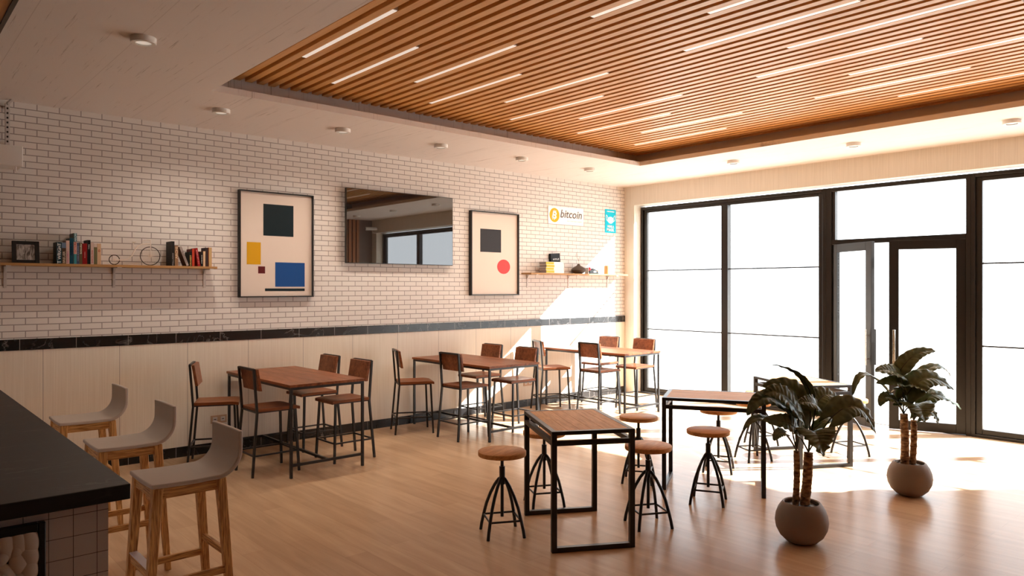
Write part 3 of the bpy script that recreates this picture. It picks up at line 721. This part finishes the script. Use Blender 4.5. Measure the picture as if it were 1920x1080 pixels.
def high_chair(t):                       # faces +x
    # seat: shallow saddle with a rolled front edge
    nx, ny = 12, 8; vs = []; X0, X1, W = -.172, .247, .192
    def ztop(u, v): return .637-.009*math.sin(PI*min(1, u*1.1))*(1-v*v)-(.010*max(0, (u-.82)/.18)**2)
    for lay in (0, 1):
        for i in range(nx+1):
            for j in range(ny+1):
                u = i/nx; v = -1+2*j/ny; z = ztop(u, v)
                vs.append((X0+(X1-X0)*u, W*v, z if lay == 0 else z-.028))
    n = (nx+1)*(ny+1); fs = []
    for i in range(nx):
        for j in range(ny):
            a = i*(ny+1)+j; fs.append((a, a+ny+1, a+ny+2, a+1)); fs.append((n+a, n+a+1, n+a+ny+2, n+a+ny+1))
    edge = [i*(ny+1) for i in range(nx+1)]+[nx*(ny+1)+j for j in range(1, ny+1)]+[i*(ny+1)+ny for i in range(nx-1, -1, -1)]+[j for j in range(ny-1, 0, -1)]
    for k in range(len(edge)):
        a, c = edge[k], edge[(k+1) % len(edge)]; fs.append((a, c, n+c, n+a))
    MB().add(vs, fs).build('seat', M['dark_wood'], t)
    pb = MB(); pb.prism([(-.161, .806), (-.133, .804), (-.168, 1.012), (-.196, 1.014)], -.19, .19, 'y'); pb.build('backrest', M['dark_wood'], t, .002, 1)
    w = .021
    for sy in (-1, 1):
        l = MB(); l.bar((-.232, sy*.20, 0), (-.180, sy*.182, .60), w, w, (1, 0, 0)); l.bar((-.180, sy*.182, .60), (-.212, sy*.180, 1.018), w, w, (1, 0, 0)); l.build('leg', M['black_metal'], t)
        l = MB(); l.bar((.232, sy*.20, 0), (.205, sy*.172, .604), w, w, (1, 0, 0)); l.build('leg', M['black_metal'], t)
    f = MB(); f.bar((-.212, -.171, 1.012), (-.212, .171, 1.012), w, w); f.build('back_rail', M['black_metal'], t)
    f = MB()
    for sy in (-1, 1): f.bar((-.178, sy*.176, .603), (.205, sy*.172, .603), .014, .014)
    f.bar((-.178, -.176, .603), (-.178, .176, .603), .014, .014).bar((.205, -.172, .603), (.205, .172, .603), .014, .014)
    f.build('seat_frame', M['black_metal'], t)
    f = MB(); z = .20
    for sy in (-1, 1): f.bar((-.215, sy*.194, z), (.223, sy*.191, z), .015, .015)
    f.bar((-.215, -.194, z), (-.215, .194, z), .015, .015).bar((.223, -.191, z), (.223, .191, z), .015, .015)
    f.build('stretcher', M['black_metal'], t)
proto = None
PL = ['the table nearest the bar', 'the middle wall table', 'the window corner table']
for k in range(3):
    dx = TX[k]-TX[0]
    for x, y, rz, lab in ((-7.073, -.449, math.radians(-25), 'bar chair turned askew at the left wall end of '), (-6.815, -1.160, 0, 'bar chair at the left front of '),
                          (-5.972, -.47, PI, 'bar chair at the right wall end of '), (-5.972, -1.165, PI, 'bar chair at the right front of ')):
        L = 'wooden '+lab+PL[k]
        if proto is None:
            proto = thing('bar_chair', L, 'chair', (x, y, 0), rz, 'wooden bar chairs at the wall tables'); high_chair(proto)
        else: dup(proto, (x+dx, y, 0), rz, L)

# ------------------------------------------------------------------ industrial tables and round stools
def steel_table(t):                      # long axis = local x
    a, c, w = .435, .295, .036
    top = MB(); z1 = .816; z0 = z1-.026
    top.box(-a, a, -c, -c+w, z0, z1).box(-a, a, c-w, c, z0, z1).box(-a, -a+w, -c+w, c-w, z0, z1).box(a-w, a, -c+w, c-w, z0, z1)
    top.build('top_frame', M['black_metal'], t, .001, 1)
    p = MB(); n = 6; ww = (2*c-2*w)/n
    for k in range(n): p.box(-a+w, a-w, -c+w+ww*k+.0014, -c+w+ww*(k+1)-.0014, z1-.02, z1-.001)
    p.build('tabletop', M['mid_wood_top2'], t)
    r = MB(); z1 = .751; z0 = z1-.033
    r.box(-a+w, a-w, -c, -c+w, z0, z1).box(-a+w, a-w, c-w, c, z0, z1).box(-a, -a+w, -c+w, c-w, z0, z1).box(a-w, a, -c+w, c-w, z0, z1)
    r.build('lower_rail', M['black_metal'], t, .001, 1)
    for sx in (-1, 1):
        for sy in (-1, 1):
            xx, yy = sx*(a-w/2), sy*(c-w/2); MB().box(xx-w/2, xx+w/2, yy-w/2, yy+w/2, 0, .79).build('leg', M['black_metal'], t, .001, 1)
        xx = sx*(a-w/2); MB().box(xx-w/2, xx+w/2, -c+w, c-w, 0, .034).build('foot_bar', M['black_metal'], t, .001, 1)
M['mid_wood_top2'] = wood('warm_plank_tabletop', (.54, .265, .095), (.80, .45, .19), (3, 26, 26), .5, 2.6, .6, .1)
SL = ['wood topped black steel table at the front, empty', 'wood topped black steel table left of the front plant', 'sunlit wood topped steel table in front of the doors']
st = thing('steel_table', SL[0], 'table', (-5.85, -4.378, 0), math.radians(59.8), 'black steel framed tables'); steel_table(st)
dup(st, (-4.03, -4.375, 0), math.radians(-59.8), SL[1]); dup(st, (-2.43, -4.378, 0), math.radians(59.8), SL[2])

def round_stool(t):                      # legs on the diagonals
    MB().lathe([(0, .603), (.17, .603), (.175, .599), (.175, .573), (.172, .568), (0, .568)], 40).build('seat', M['mid_wood'], t)
    MB().cyl((0, 0, 0), .012, .125, .568, 14).build('post', M['black_metal'], t)
    MB().lathe([(0, .49), (.021, .49), (.021, .36), (0, .36)], 18).build('collar', M['black_metal'], t)
    for k in range(4):
        a = PI/2*k; d = lambda r, z: (r*math.cos(a), r*math.sin(a), z)
        MB().tube([d(.014, .405), d(.028, .396), d(.062, .352), d(.10, .285), d(.135, .205), d(.160, .12), d(.178, .05), d(.187, 0)], .0118, 10).build('leg', M['black_metal'], t)
    r = MB()
    for k in range(4):
        a = PI/2*k; b = a+PI/2; rr = .160; r.tube([(rr*math.cos(a), rr*math.sin(a), .118), (rr*math.cos(b), rr*math.sin(b), .118)], .0078, 8)
    r.build('foot_ring', M['black_metal'], t)
rs = None
for x, y, deg, lab in ((-6.31, -4.079, 17.2, 'round wooden stool in front, left of the front steel table'), (-5.568, -3.754, 17.2, 'round wooden stool behind the far end of the front steel table'),
                       (-5.359, -4.661, 17.2, 'round wooden stool right beside the front steel table'), (-4.425, -3.825, -13, 'round wooden stool in the sun between front and second steel tables'),
                       (-4.512, -4.626, -17.2, 'round wooden stool on the near side of the second steel table'), (-3.532, -4.097, -17.2, 'round wooden stool behind the second steel table'),
                       (-2.846, -4.071, 17.2, 'sunlit round stool left of the table by the doors, behind the front plant'), (-2.11, -3.745, 17.2, 'sunlit round stool at the far end of the table by the doors'),
                       (-1.89, -4.655, 17.2, 'sunlit round stool right of the table by the doors')):
    if rs is None:
        rs = thing('round_stool', lab, 'stool', (x, y, 0), math.radians(deg), 'round wooden stools'); round_stool(rs)
    else: dup(rs, (x, y, 0), math.radians(deg), lab)

# ------------------------------------------------------------------ bar counter and bar stools
t = thing('bar_counter', 'bar counter with black stone top and white tiled base, lower left', 'bar counter', (-9.72, -3.2, 0))
MB().box(-.70, .683, -1.902, 2.0, .993, 1.05).build('countertop', M['counter'], t, .003, 2)
MB().box(-.62, .617, -1.86, 1.95, 0, .993).build('base', M['tile'], t)
t = thing('display_frame', 'black framed display of cream fleece set into the tiled bar front', 'display', (-9.60, -5.062, .36))
f = MB(); f.box(-.31, -.287, -.02, 0, 0, .60).box(.272, .295, -.02, 0, 0, .60).box(-.287, .272, -.02, 0, .568, .60).box(-.287, .272, -.02, 0, 0, .032)
f.build('frame', M['black'], t, .003, 1)
MB().box(-.287, .272, -.004, 0, .032, .568).build('backing', M['black'], t)
fl = bmesh.new(); rg = random.Random(3)
for i in range(13):
    for k in range(10):
        x = -.268+.0438*i+rg.uniform(-.008, .008); z = .058+.055*k+rg.uniform(-.012, .012)+(.027 if i % 2 else 0); r = rg.uniform(.026, .038)
        x = max(-.268, min(x, .246)); z = min(z, .535)
        bmesh.ops.create_icosphere(fl, subdivisions=3, radius=1, matrix=Matrix.Translation((x, -.0125, z)) @ Matrix.Rotation(rg.uniform(-.5, .5), 4, 'Y') @ Matrix.Diagonal((r*.9, .012, r*1.25, 1)))
me = bpy.data.meshes.new('fleece'); fl.to_mesh(me); fl.free()
for p in me.polygons: p.use_smooth = True
me.materials.append(M['fleece']); o = bpy.data.objects.new('fleece', me); C.objects.link(o); o.parent = t

def bar_stool(t):                        # faces -x
    # bent shell profile (x, z): flat seat, quarter bend, upright back
    mid = [(-.205, .812), (-.10, .808), (.0, .806), (.07, .808)]
    cxx, czz, r = .105, .935, .125
    for k in range(0, 9):
        a = math.radians(-80+80*k/8); mid.append((cxx+r*math.cos(a), czz+r*math.sin(a)-.003))
    mid += [(.231, .98), (.230, 1.032)]
    th = .011; up = []; dn = []
    for i, p in enumerate(mid):
        q = mid[min(i+1, len(mid)-1)]; o_ = mid[max(i-1, 0)]; d = Vector((q[0]-o_[0], q[1]-o_[1])).normalized(); n = Vector((-d.y, d.x))
        up.append((p[0]+n.x*th, p[1]+n.y*th)); dn.append((p[0]-n.x*th, p[1]-n.y*th))
    nY = 6; vs = []; N = len(mid); W = .197
    for j in range(nY+1):
        v = -1+2*j/nY
        for pr in (up, dn):
            for i, (x, z) in enumerate(pr):
                dish = .006*(1-v*v)
                vs.append((x+(dish if i > 8 else 0), W*v, z-(dish if i <= 8 else 0)))
    fs = []; st_ = 2*N
    for j in range(nY):
        for i in range(N-1):
            a = j*st_+i; fs.append((a, a+1, a+1+st_, a+st_)); c = a+N; fs.append((c, c+st_, c+1+st_, c+1))
        a = j*st_; fs.append((a, a+st_, a+st_+N, a+N)); a += N-1; fs.append((a, a+N, a+st_+N, a+st_))
    for j in (0, nY):
        for i in range(N-1):
            a = j*st_+i; fs.append((a, a+N, a+N+1, a+1))
    o = MB().add(vs, fs, 0, True).build('seat_shell', M['shell'], t, .006, 3)
    for i, (tx, bx) in enumerate(((-.172, -.226), (.136, .194))):
        for sy in (-1, 1):
            l = MB(); l.bar((bx, sy*.182, 0), (tx, sy*.162, .797), .034, .034, (1, 0, 0), w2=.048, h2=.048); l.build('leg', M['oak_z'], t, .003, 1)
    for sy in (-1, 1): MB().box(-.15, .115, sy*.164-.014, sy*.164+.014, .742, .799).build('side_apron', M['oak_x'], t, .002, 1)
    for x in (-.176, .138): MB().box(x-.014, x+.014, -.142, .142, .742, .799).build('end_apron', M['oak_y'], t, .002, 1)
    for sy in (-1, 1): MB().bar((-.20, sy*.175, .320), (.168, sy*.175, .320), .024, .034).build('side_stretcher', M['oak_x'], t, .002, 1)
    MB().bar((.163, -.16, .405), (.163, .16, .405), .024, .034).build('back_stretcher', M['oak_y'], t, .002, 1)
    fr = MB().bar((-.198, -.16, .375), (-.198, .16, .375), .026, .05).build('footrest', M['oak_y'], t, .002, 1)
    MB().box(-.218, -.178, -.15, .15, .4005, .408).build('foot_plate', M['foot_plate'], fr, .002, 1)
bs = thing('bar_stool', 'pale greige shell bar stool on oak legs nearest the camera', 'bar stool', (-8.53, -4.083, 0), 0, 'bar stools along the counter'); bar_stool(bs)
dup(bs, (-8.53, -3.005, 0), 0, 'pale greige shell bar stool on oak legs, middle of the three at the counter')
dup(bs, (-8.53, -1.885, 0), 0, 'pale greige shell bar stool on oak legs, farthest of the three at the counter')

# ------------------------------------------------------------------ potted plants
def leaf(parent, crown, a, m, tp, width, roll, seed):
    rg = random.Random(seed); a, m, tp, crown = map(Vector, (a, m, tp, crown))
    ctrl = m*2-(a+tp)*.5                       # quadratic curve passing through m
    nu, nv = 44, 16; vs = []
    ph = rg.uniform(0, 6)
    for i in range(nu+1):
        u = i/nu
        p = a*(1-u)**2+ctrl*(2*u*(1-u))+tp*u*u
        d = (ctrl-a)*(2*(1-u))+(tp-ctrl)*(2*u); d.normalize()
        side = d.cross(Vector((0, 0, 1)))
        if side.length < .15: side = d.cross(Vector((.7, -.6, .2)))
        side.normalize(); side = Matrix.Rotation(math.radians(roll), 3, d) @ side
        nrm = side.cross(d).normalized()
        if nrm.z < 0: nrm = -nrm
        # arrow shaped outline: broad near the stalk, long drawn-out tip
        prof = (min(1, (u+.03)/.20))**.55*(1-max(0, u-.12)/.88)**.52
        hw = width*.60*max(.012, prof)*(1+.035*math.sin(u*46+ph))
        for j in range(nv+1):
            v = -1+2*j/nv; w_ = abs(v)
            lobe = -d*(width*.55*w_**1.7)*max(0, 1-u/.35)**2
            ruff = .042*width*math.sin(u*40+ph+(1.7 if v > 0 else 0))*w_**2.5*min(1, u*6)
            rib = .022*width*math.sin(u*62-w_*7)*w_*(1.2-w_)*2
            fold = .42*hw*w_-.30*hw*v*v
            vs.append(p+side*(hw*v)+nrm*(fold+ruff+rib)+lobe)
    fs = []
    for i in range(nu):
        for j in range(nv):
            k = i*(nv+1)+j; fs.append((k, k+1, k+nv+2, k+nv+1))
    o = MB().add(vs, fs, 0, True).build('leaf', M['leaf'], parent, recalc=False)
    # make the normal point up so the green side is on top
    nz = sum(p.normal.z for p in o.data.polygons)
    if nz < 0: o.data.flip_normals()
    sd = o.modifiers.new('thickness', 'SOLIDIFY'); sd.thickness = .0012; sd.offset = -1
    c2 = crown+(a-crown)*.5+Vector((0, 0, .02))
    mid = [a, c2, crown]
    pts = [crown*(1-k/8)**2+c2*(2*(k/8)*(1-k/8))+a*(k/8)**2 for k in range(9)]
    pts += [a*(1-u)**2+ctrl*(2*u*(1-u))+tp*u*u for u in (.15, .35, .6, .85)]
    MB().tube(pts, [.0055]*9+[.0042, .003, .002, .001], 6).build('petiole', M['petiole'], o)
def trunk(parent, p, q, r):
    p, q = Vector(p), Vector(q); rg = random.Random(int(r*1e5)); n = 34; pts = []; rs = []
    for i in range(n+1):
        u = i/n; pts.append(p.lerp(q, u)+Vector((.006*math.sin(u*5), .005*math.cos(u*4), 0))); rs.append(r*(1.06-.12*u)*(1+.08*(1 if i % 5 == 0 else 0)+rg.uniform(-.05, .05)))
    MB().tube(pts, rs, 16).build('trunk', M['trunk'], parent)
def plant(loc, label, trunks, leaves, seed):
    t = thing('potted_plant', label, 'potted plant', loc, 0, 'potted plants by the doors')
    pr = [(0, 0), (.075, 0), (.105, .012), (.145, .05), (.170, .10), (.178, .15), (.172, .195), (.155, .24), (.132, .275), (.122, .283), (.114, .278), (.118, .262), (.13, .24)]
    MB().lathe(pr, 48).build('pot', M['pot'], t)
    MB().lathe([(0, .258), (.06, .26), (.125, .252)], 40).build('pebbles', M['pebble'], t)['kind'] = 'stuff'
    for p, q, r in trunks: trunk(t, p, q, r)
    for i, (k, (a, m, tp, w, roll)) in enumerate(leaves):
        leaf(t, trunks[k][1], a, m, tp, w, roll, seed+i)
    return t
plant((-4.855, -5.61, 0), 'potted plant with dark ruffled leaves in front, beside the second steel table',
      [((-.02, .03, .25), (-.045, .015, .645), .0208), ((.03, -.01, .24), (.06, -.02, .625), .0321)],
      [(1, ((.099, -.023, 1.001), (-.018, .014, 1.173), (-.30, .09, 1.262), .07, 8)),
       (0, ((.052, .019, .849), (.031, .078, 1.052), (-.115, .234, 1.081), .20, -50)),
       (0, ((-.066, -.011, .917), (-.224, .036, 1.058), (-.337, .097, 1.055), .16, -60)),
       (0, ((-.1, .06, .942), (-.309, .113, 1.03), (-.467, .146, .923), .13, -50)),
       (0, ((-.13, -.021, .818), (-.221, .007, .868), (-.388, .076, .89), .14, -55)),
       (0, ((-.136, .052, .772), (-.353, .111, .899), (-.533, .138, .829), .075, -35)),
       (0, ((-.278, -.023, .805), (-.337, -.01, .807), (-.392, -.006, .765), .08, -30)),
       (1, ((-.042, -.126, .979), (-.112, -.116, 1.007), (-.205, -.079, 1.01), .12, -50)),
       (1, ((.17, -.019, .941), (.287, -.044, 1.011), (.406, -.096, .948), .15, 45)),
       (1, ((.108, -.165, .885), (.269, -.268, .949), (.388, -.347, .758), .17, 52)),
       (1, ((-.03, -.09, .79), (-.085, -.16, .775), (-.10, -.20, .65), .27, 0)),
       (1, ((.204, .017, .755), (.338, -.035, .822), (.439, -.058, .742), .07, 35)),
       (1, ((.08, .087, .761), (.171, .087, .795), (.219, .071, .776), .09, 40))], 10)
plant((-3.03, -5.66, 0), 'potted plant with dark ruffled leaves standing by the open doors',
      [((-.01, .03, .244), (-.05, .03, .70), .0323), ((.04, -.012, .235), (.05, -.015, .64), .0254)],
      [(0, ((-.057, .054, 1.072), (.063, -.027, 1.208), (.224, -.13, 1.235), .13, 50)),
       (0, ((-.079, .034, 1.033), (-.229, .073, 1.084), (-.375, .136, 1.083), .15, -45)),
       (0, ((-.137, .125, .893), (-.341, .24, 1.044), (-.465, .283, .871), .10, -15)),
       (0, ((-.12, .012, .951), (-.205, .043, .994), (-.331, .146, .974), .13, -50)),
       (1, ((-.101, .026, .925), (-.10, -.06, .945), (-.05, -.15, .90), .16, 0)),
       (1, ((.123, .027, .961), (.334, -.093, 1.091), (.491, -.166, .987), .10, 30)),
       (1, ((-.069, -.003, .866), (.064, -.121, 1.01), (.285, -.25, .901), .20, 50)),
       (1, ((.141, -.055, .765), (.292, -.123, .844), (.504, -.245, .712), .14, 40)),
       (1, ((.014, -.076, .698), (.065, -.142, .732), (.101, -.194, .623), .15, 35)),
       (0, ((-.126, .048, .806), (-.254, .096, .856), (-.313, .121, .78), .12, -40)),
       (1, ((-.06, -.07, .79), (-.11, -.13, .765), (-.125, -.165, .66), .26, 0)),
       (0, ((-.018, -.008, .768), (-.101, .026, .798), (-.189, .064, .782), .08, -40)),
       (1, ((.072, .073, .827), (.144, .075, .854), (.222, .046, .806), .13, 35))], 40)

# security camera high in the corner opposite (seen in the television glass)
t = thing('security_camera', 'white security camera in the far corner, mirrored in the television', 'security camera', (-.02, -8.15, 3.22), math.radians(200))
MB().tube([(-.02, 0, -.06), (.12, 0, -.05), (.14, 0, .03)], .008, 8).build('bracket', M['white'], t)
h = MB().tube([(.02, 0, .06), (.30, 0, .05)], .042, 18); h.build('housing', M['white'], t)
MB().tube([(.29, 0, .05), (.305, 0, .0495)], .03, 16).build('lens', M['black'], t)

# ------------------------------------------------------------------ light and camera
su = bpy.data.lights.new('sun', 'SUN'); su.energy = 30; su.angle = math.radians(.5); su.color = (1, 1, 1)
so = bpy.data.objects.new('sun', su); C.objects.link(so)
so.rotation_euler = Vector((-1, .787, -.765)).to_track_quat('-Z', 'Y').to_euler(); so.location = (8, -6, 7)
w = bpy.data.worlds.new('daylight'); S.world = w; w.use_nodes = True
bg = w.node_tree.nodes['Background']; bg.inputs['Color'].default_value = (.88, .94, 1, 1); bg.inputs['Strength'].default_value = 4.3

cam = bpy.data.cameras.new('camera'); co = bpy.data.objects.new('camera', cam); C.objects.link(co)
cam.sensor_width = 36; cam.lens = 1374.7/1920*36; cam.clip_start = .05
co.location = (-9.7964, -8.1025, 1.7824); co.rotation_euler = (PI/2, 0, math.radians(48.32-90))
S.camera = co
S.view_settings.view_transform = 'Standard'; S.view_settings.look = 'None'; S.view_settings.gamma = 1; S.view_settings.exposure = .2
S.view_settings.use_curve_mapping = False
S.cycles.use_denoising = True; S.cycles.max_bounces = 12; S.cycles.diffuse_bounces = 8; S.cycles.glossy_bounces = 4; S.cycles.transparent_max_bounces = 16
S.cycles.sample_clamp_indirect = 10; S.cycles.caustics_reflective = False; S.cycles.caustics_refractive = False
